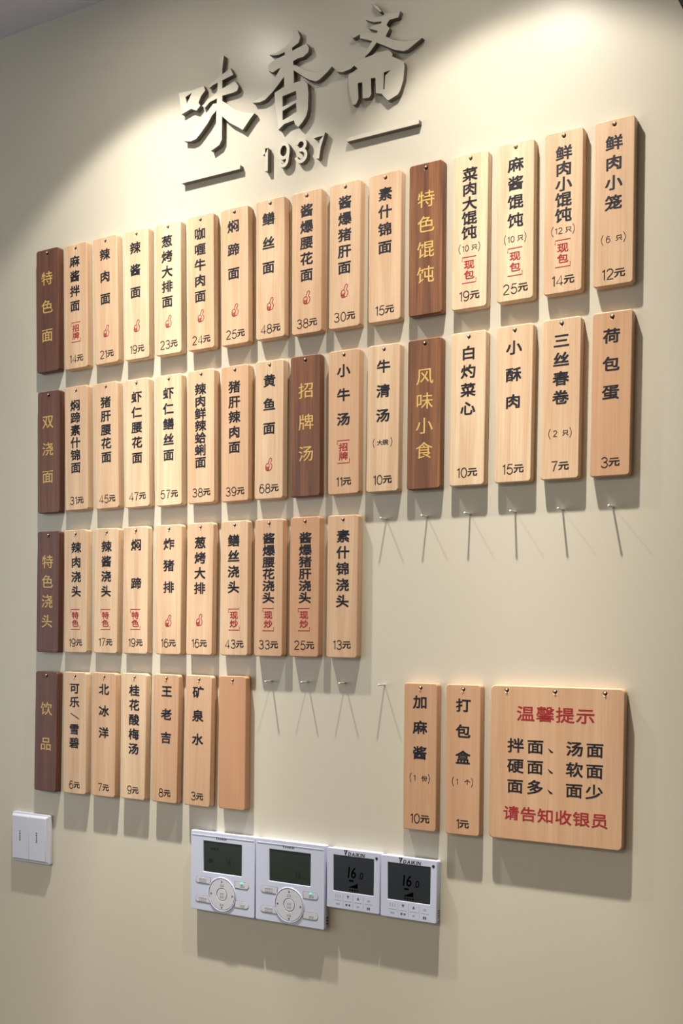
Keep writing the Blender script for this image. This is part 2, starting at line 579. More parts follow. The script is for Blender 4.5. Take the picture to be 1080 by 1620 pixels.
# row, column, x, z, tilt, title, title x, first and last character z, price, price z, thumb z, stamp, portion
PLAQUES = [
    (0, 0, -0.0008, 2.0527, 0.5, '特色面', -0.0008, 0.0516, -0.0401, None, None, None, None, None),
    (0, 1, 0.0615, 2.0509, 0.7, '麻酱拌面', -0.0015, 0.071, 0.0007, '14', -0.083, None, ('招牌', -0.0256, -0.0564), None),
    (0, 2, 0.1254, 2.0513, 1.2, '辣肉面', -0.0008, 0.0713, 0.0024, '21', -0.0842, -0.0485, None, None),
    (0, 3, 0.1884, 2.051, 0.7, '辣酱面', -0.002, 0.0715, 0.0035, '19', -0.0836, -0.0483, None, None),
    (0, 4, 0.251, 2.0509, 0.8, '葱烤大排面', -0.0017, 0.0707, -0.0197, '23', -0.0841, -0.0498, None, None),
    (0, 5, 0.3129, 2.0507, 0.8, '咖喱牛肉面', -0.0008, 0.0716, -0.0206, '24', -0.0846, -0.0497, None, None),
    (0, 6, 0.3754, 2.0503, 0.8, '焖蹄面', -0.0018, 0.0721, 0.0041, '25', -0.0838, -0.0495, None, None),
    (0, 7, 0.438, 2.0512, 0.4, '鳝丝面', -0.003, 0.0708, 0.002, '48', -0.085, -0.0504, None, None),
    (0, 8, 0.4999, 2.0503, 0.4, '酱爆腰花面', -0.0001, 0.0717, -0.0176, '38', -0.0845, -0.0493, None, None),
    (0, 9, 0.5618, 2.0503, 0.0, '酱爆猪肝面', -0.0002, 0.0713, -0.0171, '30', -0.0838, -0.0492, None, None),
    (0, 10, 0.6245, 2.0505, 0.1, '素什锦面', 0.0002, 0.0705, 0.0, '15', -0.0837, None, None, None),
    (0, 11, 0.6858, 2.0511, 0.3, '特色馄饨', 0.0004, 0.0514, -0.0472, None, None, None, None, None),
    (0, 12, 0.7491, 2.0503, 0.0, '菜肉大馄饨', -0.0005, 0.072, -0.002, '19', -0.0824, None, ('现包', -0.0328, -0.0658), ('(10只)', -0.0214)),
    (0, 13, 0.8118, 2.0515, 0.5, '麻酱馄饨', 0.0002, 0.0704, 0.001, '25', -0.0839, None, ('现包', -0.0332, -0.0675), ('(10只)', -0.0216)),
    (0, 14, 0.8748, 2.0519, 0.3, '鲜肉小馄饨', 0.0002, 0.0714, -0.0042, '14', -0.0835, None, ('现包', -0.034, -0.067), ('(12只)', -0.0225)),
    (0, 15, 0.9382, 2.0519, 0.3, '鲜肉小笼', -0.0004, 0.0703, -0.0008, '12', -0.0854, None, None, ('(6只)', -0.0435)),
    (1, 0, 0.0017, 1.8229, -0.0, '双浇面', -0.0016, 0.0491, -0.0402, None, None, None, None, None),
    (1, 1, 0.0627, 1.8245, 0.7, '焖蹄素什锦面', -0.0012, 0.0683, -0.0312, '31', -0.0837, None, None, None),
    (1, 2, 0.127, 1.8236, 1.2, '猪肝腰花面', 0.0, 0.0679, -0.0182, '45', -0.0837, None, None, None),
    (1, 3, 0.1896, 1.8225, 0.9, '虾仁腰花面', 0.0008, 0.0708, -0.0227, '47', -0.0821, None, None, None),
    (1, 4, 0.2532, 1.8218, 0.6, '虾仁鳝丝面', -0.0002, 0.071, -0.0225, '57', -0.0816, None, None, None),
    (1, 5, 0.315, 1.8222, 0.5, '辣肉鲜辣蛤蜊面', -0.001, 0.0704, -0.0384, '38', -0.083, None, None, None),
    (1, 6, 0.3771, 1.8216, 0.4, '猪肝辣肉面', -0.0006, 0.0678, -0.02, '39', -0.0845, None, None, None),
    (1, 7, 0.4379, 1.8219, -0.1, '黄鱼面', 0.0001, 0.0698, 0.002, '68', -0.0838, -0.0499, None, None),
    (1, 8, 0.4995, 1.8218, 0.4, '招牌汤', 0.0016, 0.0493, -0.0394, None, None, None, None, None),
    (1, 9, 0.5625, 1.8217, 0.3, '小牛汤', -0.0002, 0.0705, 0.0039, '11', -0.0817, None, ('招牌', -0.025, -0.0561), None),
    (1, 10, 0.6244, 1.8215, -0.3, '牛清汤', 0.0, 0.0693, 0.0034, '10', -0.0829, None, None, ('(大碗)', -0.0326)),
    (1, 11, 0.6864, 1.8215, -0.0, '风味小食', 0.0006, 0.049, -0.0488, None, None, None, None, None),
    (1, 12, 0.7494, 1.8223, -0.2, '白灼菜心', 0.0003, 0.0714, 0.0001, '10', -0.0822, None, None, None),
    (1, 13, 0.8131, 1.8226, -0.2, '小酥肉', -0.0008, 0.0704, 0.0026, '15', -0.0823, None, None, None),
    (1, 14, 0.8752, 1.8227, -0.1, '三丝春卷', -0.0001, 0.0713, 0.0013, '7', -0.0831, None, None, ('(2只)', -0.0425)),
    (1, 15, 0.9389, 1.8224, -0.1, '荷包蛋', -0.0006, 0.0693, 0.0018, '3', -0.0825, None, None, None),
    (2, 0, -0.0001, 1.5942, -0.9, '特色浇头', -0.0011, 0.049, -0.0487, None, None, None, None, None),
    (2, 1, 0.0612, 1.5944, 0.1, '辣肉浇头', 0.002, 0.0702, -0.0005, '19', -0.083, None, ('特色', -0.0291, -0.0615), None),
    (2, 2, 0.1266, 1.5943, -0.7, '辣酱浇头', 0.0006, 0.0699, -0.0009, '17', -0.0815, None, ('特色', -0.0293, -0.0611), None),
    (2, 3, 0.1879, 1.5943, -0.1, '焖蹄', 0.0016, 0.0704, 0.0105, '19', -0.0815, None, ('特色', -0.0296, -0.0608), None),
    (2, 4, 0.2538, 1.5944, -0.3, '炸猪排', 0.0004, 0.0694, 0.0035, '16', -0.0816, -0.0477, None, None),
    (2, 5, 0.3137, 1.5946, -0.6, '葱烤大排', 0.0002, 0.0691, 0.0009, '16', -0.0815, -0.0466, None, None),
    (2, 6, 0.3777, 1.5949, -0.0, '鳝丝浇头', -0.0012, 0.0697, 0.0013, '43', -0.0823, None, ('现炒', -0.0304, -0.0615), None),
    (2, 7, 0.4389, 1.5946, -0.1, '酱爆腰花浇头', 0.0, 0.0709, -0.0144, '33', -0.0822, None, ('现炒', -0.0296, -0.0619), None),
    (2, 8, 0.5003, 1.5949, -0.2, '酱爆猪肝浇头', 0.0011, 0.0691, -0.0153, '25', -0.0826, None, ('现炒', -0.0302, -0.0619), None),
    (2, 9, 0.5627, 1.5946, -0.2, '素什锦浇头', 0.0006, 0.0695, -0.0205, '13', -0.0811, None, None, None),
    (3, 0, -0.0047, 1.3637, -1.2, '饮品', 0.0008, 0.0374, -0.0209, None, None, None, None, None),
    (3, 1, 0.0598, 1.3645, -0.4, '可乐/雪碧', -0.0005, 0.0724, -0.0164, '6', -0.0847, None, None, None),
    (3, 2, 0.1225, 1.365, -0.4, '北冰洋', 0.0004, 0.0721, 0.0028, '7', -0.0846, None, None, None),
    (3, 3, 0.1848, 1.3656, -0.9, '桂花酸梅汤', 0.0007, 0.0718, -0.0198, '9', -0.0847, None, None, None),
    (3, 4, 0.2487, 1.3656, -1.0, '王老吉', 0.0015, 0.0729, 0.0012, '8', -0.0842, None, None, None),
    (3, 5, 0.3116, 1.3656, -0.9, '矿泉水', -0.0005, 0.0732, 0.0018, '3', -0.0844, None, None, None),
    (3, 6, 0.3753, 1.3661, -0.1, '', 0, 0, 0, None, None, None, None, None),
    (3, 11, 0.6864, 1.3647, 0.1, '加麻酱', -0.0004, 0.0734, 0.0051, '10', -0.0833, None, None, ('(1份)', -0.0286)),
    (3, 12, 0.749, 1.3646, 0.2, '打包盒', 0.0002, 0.0715, 0.0029, '1', -0.0845, None, None, ('(1个)', -0.0289)),
]

# ------------------------------------------------------------------ raised shop name on the wall
LD = 0.008


def edged(me):
    """front face in wall paint, the cut edges in the bare grey sheet material"""
    me.materials.clear()
    me.materials.append(LETTERP)
    me.materials.append(LETTEREDGE)
    for p in me.polygons:
        p.material_index = 0 if p.normal.y < -0.75 else 1
    return me


CHAR_LABEL = {
    'wei': 'first raised brush character of the shop name, above the left bar',
    'xiang': 'middle raised brush character of the shop name, above the digits',
    'zhai': 'last raised brush character of the shop name, above the right bar'}
for key in ('wei', 'xiang', 'zhai'):
    parts = []
    for i, rings in enumerate(SIGN[key]):
        parts.append(plate('stroke', rings, LD + 0.00004 * i, 0.0006))
    o = link('raised_character', edged(join('raised_character', parts)), LETTERP)
    tag(o, CHAR_LABEL[key], 'wall lettering', 'raised shop name on the wall')
for ch, x0, x1, lab in (('1', 0.4200, 0.4275, 'raised digit one, leftmost digit under the shop name'),
                        ('9', 0.4480, 0.4650, 'raised digit nine under the shop name'),
                        ('3', 0.4770, 0.4945, 'raised digit three under the shop name'),
                        ('7', 0.5072, 0.5245, 'raised digit seven, rightmost digit under the shop name')):
    z0, z1 = 2.1945, 2.2255
    strokes, wd = DIGITS[ch]
    bm = bmesh.new()
    for k, st in enumerate(strokes):
        pts = [Vector((x0 + (x1 - x0) * p / wd, z0 + (z1 - z0) * q)) for p, q in st]
        lw, n, dd = 0.0048, len(pts), LD + 0.00005 * k
        fr = []
        for i in range(n):
            t = (pts[min(n - 1, i + 1)] - pts[max(0, i - 1)]).normalized()
            nn = Vector((-t.y, t.x)) * lw / 2
            if i == 0:
                pts[0] = pts[0] - t * lw * 0.3
            if i == n - 1:
                pts[i] = pts[i] + t * lw * 0.3
            a, b = pts[i] + nn, pts[i] - nn
            fr.append([bm.verts.new(v) for v in ((a.x, 0, a.y), (a.x, -dd, a.y), (b.x, -dd, b.y), (b.x, 0, b.y))])
        for u, v in zip(fr[:-1], fr[1:]):
            for i in range(4):
                j = (i + 1) % 4
                bm.faces.new((u[i], v[i], v[j], u[j]))
        bm.faces.new(fr[0])
        bm.faces.new(fr[-1][::-1])
    bmesh.ops.recalc_face_normals(bm, faces=bm.faces)
    tag(link('raised_digit', edged(mesh_from_bm('raised_digit', bm)), LETTERP), lab, 'wall lettering', 'raised shop name on the wall')
for x0, x1, z, lab in ((0.2720, 0.3805, 2.2085, 'short raised bar left of the raised digits'),
                       (0.5607, 0.6716, 2.2088, 'short raised bar right of the raised digits')):
    o = link('raised_bar', edged(plate('raised_bar', [rounded(x1 - x0, 0.0060, 0.0004, 2)], LD, 0.0004)), LETTERP,
             None, ((x0 + x1) / 2, 0, z))
    tag(o, lab, 'wall lettering', 'raised shop name on the wall')

# ------------------------------------------------------------------ wooden plaques
T = 0.013                      # plaque thickness
PW, PH = 0.0495, 0.1985
HOLE_Z = 0.0925
HOLE_R = 0.0023
GAP = 0.0004
board_mesh = plate('board', [rounded(PW, PH, 0.0042), circle(HOLE_R, 20, 0, HOLE_Z)[::-1]], T - GAP, 0.0012, GAP)


def drawn_thumb(parent, z):
    """red outline of a fist with the thumb up"""
    k = 0.00046
    w = Writing(T)
    def P(*p): return [(((a - 430) / 18.0) * k * 2.25, z - ((b - 370) / 18.0) * k * 2.02) for a, b in p]
    lw = 0.0011
    w.ring(P((428, 345), (420, 320), (440, 255), (462, 205), (490, 190), (515, 205), (525, 240), (505, 285), (485, 320), (490, 345), (520, 365), (532, 405), (522, 465), (500, 510), (440, 530), (385, 535), (350, 505), (340, 455), (345, 390), (365, 350), (400, 335)), lw, True)
    w.ring(P((440, 350), (452, 390), (440, 450), (435, 520)), lw)
    for yy in (430, 465, 500):
        w.ring(P((350, yy), (395, yy + 12), (435, yy)), lw)
    return w.done('thumbs_up_mark', REDINK, parent)


def drawn_stamp(parent, text, zt, zb):
    w = Writing(T)
    hw = 0.0098
    tk = 0.0052
    w.ring([(-hw, zt - tk), (-hw, zt), (hw, zt)], 0.0011)
    w.ring([(-hw, zb), (hw, zb), (hw, zb + tk)], 0.0011)
    H = zt - zb
    for i, ch in enumerate(text):
        w.han(ch, 0, (zt + zb) / 2 + (0.5 - i) * H * 0.40, 0.0150, 0.0118, 0.018)
    return w.done('stamp', REDINK, parent)


ROWNAME = ('top row', 'second row', 'third row', 'bottom row')
DISH = {
    (0, 1): 'sesame paste mixed noodles', (0, 2): 'spicy pork noodles', (0, 3): 'spicy sauce noodles',
    (0, 4): 'scallion pork chop noodles', (0, 5): 'curry beef noodles', (0, 6): 'braised trotter noodles',
    (0, 7): 'shredded eel noodles', (0, 8): 'fried kidney noodles', (0, 9): 'fried pork liver noodles',
    (0, 10): 'mixed vegetable noodles', (0, 12): 'large vegetable pork wontons', (0, 13): 'sesame paste wontons',
    (0, 14): 'small fresh pork wontons', (0, 15): 'fresh pork steamed buns',
    (1, 1): 'trotter and vegetable noodles', (1, 2): 'liver and kidney noodles', (1, 3): 'shrimp and kidney noodles',
    (1, 4): 'shrimp and eel noodles', (1, 5): 'spicy pork and clam noodles', (1, 6): 'liver and spicy pork noodles',
    (1, 7): 'yellow croaker noodles', (1, 9): 'small beef soup', (1, 10): 'clear beef soup',
    (1, 12): 'blanched greens', (1, 13): 'crispy fried pork', (1, 14): 'spring rolls', (1, 15): 'poached egg',
    (2, 1): 'spicy pork topping', (2, 2): 'spicy sauce topping', (2, 3): 'braised trotter topping',
    (2, 4): 'fried pork chop', (2, 5): 'scallion pork chop', (2, 6): 'shredded eel topping',
    (2, 7): 'fried kidney topping', (2, 8): 'fried pork liver topping', (2, 9): 'mixed vegetable topping',
    (3, 1): 'bottled soft drinks', (3, 2): 'orange soda', (3, 3): 'osmanthus plum drink', (3, 4): 'herbal tea',
    (3, 5): 'mineral water', (3, 11): 'extra sesame paste', (3, 12): 'takeaway box'}
HEAD = {(0, 0): 'special noodles', (0, 11): 'special wontons', (1, 0): 'double topping noodles', (1, 8): 'signature soups',
        (1, 11): 'small snacks', (2, 0): 'special toppings', (3, 0): 'drinks'}
# tone of each board, 0 pale to 1 redder; palest ones carry painted lamplight
TONE = {(0, 1): 0.35, (0, 2): 0.35, (0, 3): 0.0, (0, 4): 0.0, (0, 5): 0.3, (0, 6): 0.4, (0, 7): 0.25, (0, 8): 0.5, (0, 9): 0.35,
        (0, 10): 0.35, (0, 12): 0.0, (0, 13): 0.0, (0, 14): 0.35, (0, 15): 0.45, (1, 1): 0.3, (1, 2): 0.3, (1, 3): 0.1,
        (1, 4): 0.1, (1, 5): 0.35, (1, 6): 0.6, (1, 7): 0.2, (1, 9): 0.6, (1, 10): 0.2, (1, 12): 0.1, (1, 13): 0.2,
        (1, 14): 0.3, (1, 15): 0.8, (2, 1): 0.2, (2, 2): 0.25, (2, 3): 0.2, (2, 4): 0.35, (2, 5): 0.4, (2, 6): 0.3,
        (2, 7): 0.6, (2, 8): 0.9, (2, 9): 0.5, (3, 1): 0.3, (3, 2): 0.5, (3, 3): 0.2, (3, 4): 0.7, (3, 5): 0.6,
        (3, 6): 1.0, (3, 11): 0.8, (3, 12): 0.8}
HTONE = {(0, 0): 0.1, (1, 0): 0.1, (2, 0): 0.0, (3, 0): 0.0, (0, 11): 0.9, (1, 8): 0.55, (1, 11): 1.0}

nail_mesh = mesh_from_bm('nail', lathe([(-0.02, 0.0006), (-0.018, 0.00105), (0.0132, 0.00105), (0.0136, 0.0013), (0.0142, 0.0013), (0.0146, 0.0009), (0.0147, 0.0)], 16))
bare_mesh = mesh_from_bm('bare_nail', lathe([(-0.02, 0.0006), (-0.018, 0.0013), (0.0165, 0.0013), (0.0168, 0.00150), (0.0174, 0.00155), (0.0178, 0.0010), (0.0179, 0.0)], 16))


def nail(x, z, label, group, me):
    o = link('nail', me, STEEL, None, (x, 0, z))
    tag(o, label, 'nail', group)
    return o


for (r, c, x, z, rv, title, ox, za, zb, price, zp, zth, st, po) in PLAQUES:
    head = (r, c) in HEAD
    p = empty('header_plaque' if head else 'menu_plaque', (x, 0, z))
    p.rotation_euler = (0, -R(rv), 0)
    b = link('board', board_mesh if not head else board_mesh.copy(), WALNUT if head else BEECH, p)
    if head:
        b.data.materials.clear()
        b.data.materials.append(WALNUT)
    b['tone'] = HTONE[r, c] if head else TONE[r, c]
    if head:
        tag(p, 'dark brown header plaque with gold characters for %s, in the %s' % (HEAD[r, c], ROWNAME[r]), 'plaque', 'dark header plaques')
        nl = 'steel nail head in the dark %s header plaque' % HEAD[r, c]
    elif not title:
        tag(p, 'blank light wooden plaque without writing at the end of the drinks row', 'plaque', 'light wooden menu plaques')
        nl = 'steel nail head in the blank plaque of the bottom row'
    else:
        tag(p, 'light wooden plaque for %s at %s yuan, in the %s' % (DISH[r, c], price, ROWNAME[r]), 'plaque', 'light wooden menu plaques')
        nl = 'steel nail head in the %s yuan %s plaque, %s' % (price, DISH[r, c], ROWNAME[r])
    if title:
        w = Writing(T)
        n = len(title)
        pitch_ = (za - zb) / max(1, n - 1)
        if head:
            cw, chh, bold = 0.0258, 0.0228, 0.0035
        else:
            cw = 0.0212
            chh = min(0.0180, pitch_ * 0.96)
            bold = 0.023
        for i, chx in enumerate(title):
            zz = za - i * pitch_
            if chx == '/':
                w.ring([(-0.0085, zz + 0.004), (0.0095, zz - 0.0045)], 0.0014)
            else:
                w.han(chx, ox, zz, cw, chh, bold, 0.10)
        w.done('title_lettering', GOLD if head else INK, p)['label'] = 'gold characters' if head else 'black characters'
    if price:
        w = Writing(T)
        hd = 0.0124
        wd = hd * (sum(DIGITS[q][1] for q in price) * 0.66 / 0.54 + 0.19 * (len(price) - 1))
        tot = wd + 0.0018 + 0.0120
        xe = w.digits(price, -tot / 2 + 0.0004, zp, hd, 0.00135, 0.19, 0.66)
        w.han('元', xe + 0.0018 + 0.0060, zp + 0.0002, 0.0138, 0.0112, 0.026, 0.10)
        w.done('price_lettering', INKTHIN, p)
    if po:
        w = Writing(T)
        s, zpo = po
        inner = s[1:-1]
        hw = 0.0148
        for sg in (-1, 1):
            w.ring([(sg * (hw - 0.0022), zpo + 0.0062), (sg * (hw - 0.0006), zpo + 0.003), (sg * hw, zpo),
                    (sg * (hw - 0.0006), zpo - 0.003), (sg * (hw - 0.0022), zpo - 0.0062)], 0.0008)
        dg = ''.join(q for q in inner if q.isdigit())
        hn = ''.join(q for q in inner if not q.isdigit())
        if dg:
            xe = w.digits(dg, -0.0100 if len(dg) > 1 else -0.0088, zpo, 0.0074, 0.0009, 0.28, 0.66)
            w.han(hn, 0.0070, zpo, 0.0088, 0.0074, 0.012)
        else:
            for i, q in enumerate(hn):
                w.han(q, -0.0042 + 0.0088 * i, zpo, 0.0092, 0.0076, 0.012)
        w.done('portion_lettering', INKTHIN, p)
    if st:
        drawn_stamp(p, *st)
    if zth is not None:
        drawn_thumb(p, zth)
    nz = HOLE_Z + HOLE_R - 0.00115
    nail(x - math.sin(R(rv)) * nz, z + math.cos(R(rv)) * nz, nl, 'nails holding the plaques', nail_mesh)

# ------------------------------------------------------------------ square notice board
NX, NZ = 0.8749, 1.3654
NW, NH = 0.1755, 0.1985
nb = empty('notice_board', (NX, 0, NZ))
tag(nb, 'large square wooden notice board with red and black writing, three nails along its top', 'notice board')
NAILX = (-0.0653, -0.0007, 0.0634)
bd = link('board', plate('board', [rounded(NW, NH, 0.0065)] + [circle(HOLE_R, 20, q, HOLE_Z)[::-1] for q in NAILX], T - GAP, 0.0014, GAP), BEECH, nb)
bd['tone'] = 0.62
w = Writing(T)
for i, chx in enumerate('温馨提示'):
    w.han(chx, -0.0394 + i * 0.0261, 0.0636, 0.0245, 0.0200, 0.012, 0.08)
w.done('heading_lettering', REDINK, nb)['label'] = 'red heading characters'
w = Writing(T)
for line, zz in (('拌面、汤面', 0.0222), ('硬面、软面', -0.0038), ('面多、面少', -0.0297)):
    for chx, xx in zip(line, (-0.0522, -0.0257, -0.0055, 0.0258, 0.0516)):
        if chx == '、':
            w.poly([(xx - 0.0035, zz - 0.0008), (xx - 0.0012, zz - 0.0020), (xx + 0.0036, zz - 0.0052), (xx + 0.0026, zz - 0.0066), (xx - 0.0002, zz - 0.0056)])
        else:
            w.han(chx, xx, zz, 0.0225, 0.0190, 0.016, 0.08)
w.done('noodle_lettering', INK, nb)['label'] = 'black characters'
w = Writing(T)
for i, chx in enumerate('请告知收银员'):
    w.han(chx, -0.0571 + i * 0.02318, -0.0648, 0.0220, 0.0188, 0.012, 0.08)
w.done('closing_lettering', REDINK, nb)['label'] = 'red characters'
for q, lab in zip(NAILX, ('left', 'middle', 'right')):
    nail(NX + q, NZ + HOLE_Z + 0.00115, 'steel nail head at the %s top of the square notice board' % lab, 'nails holding the plaques', nail_mesh)

# ------------------------------------------------------------------ bare nails
BARE = [(0.6248, 1.6863, 'bare nail in the wall below the clear beef soup plaque'),
        (0.6867, 1.6866, 'bare nail in the wall below the dark small snacks header plaque'),
        (0.7491, 1.6871, 'bare nail in the wall below the blanched greens plaque'),
        (0.8124, 1.6866, 'bare nail in the wall below the crispy fried pork plaque'),
        (0.8757, 1.6868, 'bare nail in the wall below the spring rolls plaque'),
        (0.9399, 1.6868, 'bare nail in the wall below the poached egg plaque, rightmost of its row'),
        (0.4374, 1.4589, 'bare nail in the wall below the fried kidney topping plaque'),
        (0.4997, 1.4597, 'bare nail in the wall below the fried pork liver topping plaque'),
        (0.5617, 1.4598, 'bare nail in the wall below the mixed vegetable topping plaque'),
        (0.6245, 1.4594, 'bare nail in open wall just left of the extra sesame paste plaque')]
for x, z, lab in BARE:
    nail(x, z, lab, 'bare nails without plaques', bare_mesh)


# ------------------------------------------------------------------ air conditioner controllers
def maker_logo(w, x, z, h):
    """slanted two piece triangle followed by the maker's letters"""
    w.poly([(x + a * h, z + b * h) for a, b in ((0.0, 0.85), (0.52, 0.85), (0.40, 0.30), (0.20, 0.30))])
    w.poly([(x + a * h, z + b * h) for a, b in ((0.68, 0.85), (1.22, 0.85), (0.45, -0.90), (0.30, 0.12), (0.52, 0.12))])
    return w.latin('DAIKIN', x + h * 1.42, z - h * 0.14, h * 0.92, 0.03, 1.05, 0.22, 0.20)


def capsule(x0, x1, z, h, round_left, tip):
    """button outline: one end round, the other end cut at a slant"""
    r = h / 2
    pts = []
    if round_left:
        for i in range(9):
            a = R(90 + 180 * i / 8)
            pts.append((x0 + r + r * math.cos(a), z + r * math.sin(a)))
        pts += [(x1 - (0 if tip > 0 else -tip), z - r), (x1 - (tip if tip > 0 else 0), z + r)][::1]
    else:
        for i in range(9):
            a = R(-90 + 180 * i / 8)
            pts.append((x1 - r + r * math.cos(a), z + r * math.sin(a)))
        pts += [(x0 + (tip if tip > 0 else 0), z + r), (x0 + (0 if tip > 0 else -tip), z - r)]
    return pts


def vents(parent, xr, z0, n, step, hh, d0, d1):
    for i in range(n):
        bm = box(xr - 0.0006, xr + 0.0002, -d1, -d0, z0 + i * step, z0 + i * step + hh)
        link('vent_slot', mesh_from_bm('vent_slot', bm), BLACKP, parent)


def keypad_controller(x, z, label, lamp_shift, screen_text):
    """larger controller: 119 mm square, screen above, round keypad below; x, z is the centre"""
    W_, H_, D_ = 0.1182, 0.1205, 0.014
    e = empty('keypad_controller', (x, 0, z))
    tag(e, label, 'controller', 'air conditioner controllers on the wall')
    link('back_case', plate('back_case', [rounded(W_ - 0.003, H_ - 0.002, 0.003)], 0.0075, 0.0006), WHITEP, e)
    rings = [rounded(W_, H_, 0.0022, 4), rounded(0.0706, 0.0464, 0.0006, 2, 0.0001, 0.0226)[::-1]]
    link('front_cover', plate('front_cover', rings, D_ - 0.0078, 0.0009, 0.0078), WHITEP, e)
    link('screen', plate('screen', [rounded(0.0702, 0.0460, 0.0005, 2, 0.0001, 0.0226)], 0.004, 0, 0.0092), LCDG, e)
    w = Writing(D_ - 0.0008)
    k = 0.0132
    if screen_text == '16':
        w.latin('16', 0.010, 0.0135, 0.0105, 0.0, 0.9, 0.06, 0.2)
        w.ring([(0.023, 0.0095), (0.026, 0.0095)], 0.0009)
    else:
        w.latin('16', 0.0075, 0.0175, 0.0095, 0.0, 0.9, 0.06, 0.2)
        for q in (-0.022, -0.0165, -0.011):
            w.ring([(q, 0.0355), (q + 0.0035, 0.0355)], 0.0035)
        w.ring([(-0.026, 0.017), (-0.018, 0.017)], 0.006)
    w.done('screen_segments', SEGF, e)
    w = Writing(D_)
    maker_logo(w, -0.0125, 0.0519, 0.0030)
    w.done('maker_logo', BLACKP, e)['label'] = 'small black maker logo'
    # thin raised line near the top edge of the cover
    link('top_ridge', plate('top_ridge', [rounded(W_ - 0.004, 0.0012, 0.0005, 2, 0, H_ / 2 - 0.0062)], 0.0006, 0.0002, D_ - 0.0002), WHITEP, e)
    kz = -0.0318
    link('keypad_rim', plate('keypad_rim', [circle(0.0256, 48, 0, kz), circle(0.0240, 48, 0, kz)[::-1]], 0.0014, 0.0004, D_ - 0.0002), WHITEP, e)
    link('keypad_groove_shade', plate('keypad_groove_shade', [circle(0.0241, 48, 0, kz), circle(0.0232, 48, 0, kz)[::-1]], 0.0004, 0, D_ - 0.0001), GROOVESHADE, e)
    link('keypad', plate('keypad', [circle(0.0232, 48, 0, kz), circle(0.0098, 32, 0, kz)[::-1]], 0.0012, 0.0004, D_ - 0.0002), BUTTONP, e)
    link('center_groove_shade', plate('center_groove_shade', [circle(0.0098, 40, 0, kz), circle(0.0088, 40, 0, kz)[::-1]], 0.0004, 0, D_ - 0.0001), GROOVESHADE, e)
    link('center_button', plate('center_button', [circle(0.0088, 40, 0, kz)], 0.0012, 0.0004, D_ - 0.0002), BUTTONP, e)
    w = Writing(D_ + 0.0011)
    s = 0.0016
    for ang in (0, 90, 180, 270):
        ca, sa = math.cos(R(ang)), math.sin(R(ang))
        w.poly([(0.0196 * ca + s * (a * ca - b * sa), kz + 0.0196 * sa + s * (a * sa + b * ca)) for a, b in ((1.2, 0), (-0.7, 0.95), (-0.7, -0.95))])
    w.done('arrow_marks', MARK, e)
    w = Writing(D_ + 0.0011)
    for zz in (kz + 0.0022, kz - 0.0026, kz + 0.0145, kz - 0.0145):
        w.ring([(-0.0032, zz), (-0.0006, zz)], 0.0028)
        w.ring([(0.0006, zz), (0.0032, zz)], 0.0028)
    w.done('keypad_marks', PALEMARK, e)
    for bx0, bx1, bz, left, tip in ((-0.0500, -0.0185, -0.0140, True, 0.0060), (-0.0505, -0.0185, -0.0430, True, -0.0060),
                                    (0.0170, 0.0490, -0.0140, False, 0.0060), (0.0170, 0.0490, -0.0430, False, -0.0060)):
        if left:
            ring = capsule(bx0, bx1 - 0.002, bz, 0.0108, True, 0)
        else:
            ring = capsule(bx0 + 0.006, bx1, bz, 0.0108, False, 0)
        g = link('button_groove_shade', plate('button_groove_shade', [ring], 0.0004, 0, D_ - 0.0001), GROOVESHADE, e)
        cx = sum(q[0] for q in ring) / len(ring)
        small = [(cx + (a - cx) * 0.955, bz + (b - bz) * 0.86) for a, b in ring]
        bt = link('button', plate('button', [small], 0.0006, 0.0002, D_ - 0.0001), BUTTONP, e)
        w = Writing(D_ + 0.0006)
        mid = (bx0 + bx1) / 2 + (-0.002 if left else 0.004)
        if left:
            for q in (-0.006, -0.0025, 0.001, 0.0045):
                w.ring([(mid + q, bz + 0.0018), (mid + q + 0.0026, bz + 0.0018)], 0.0022)
                w.ring([(mid + q, bz - 0.0020), (mid + q + 0.0026, bz - 0.0020)], 0.0022)
        else:
            for q in (-0.003, 0.001):
                w.ring([(mid + q, bz - 0.0006), (mid + q + 0.003, bz - 0.0006)], 0.0028)
        w.done('button_marks', PALEMARK, bt)
    link('indicator_lamp', plate('indicator_lamp', [rounded(0.0042, 0.0024, 0.0011, 4, 0.0362, -0.0108)], 0.0006, 0.0002, D_ + 0.0006), LED, e)['label'] = 'lit green indicator'
    vents(e, W_ / 2 - 0.0015, -H_ / 2 + 0.006, 3, 0.0042, 0.0022, 0.0015, 0.0062)


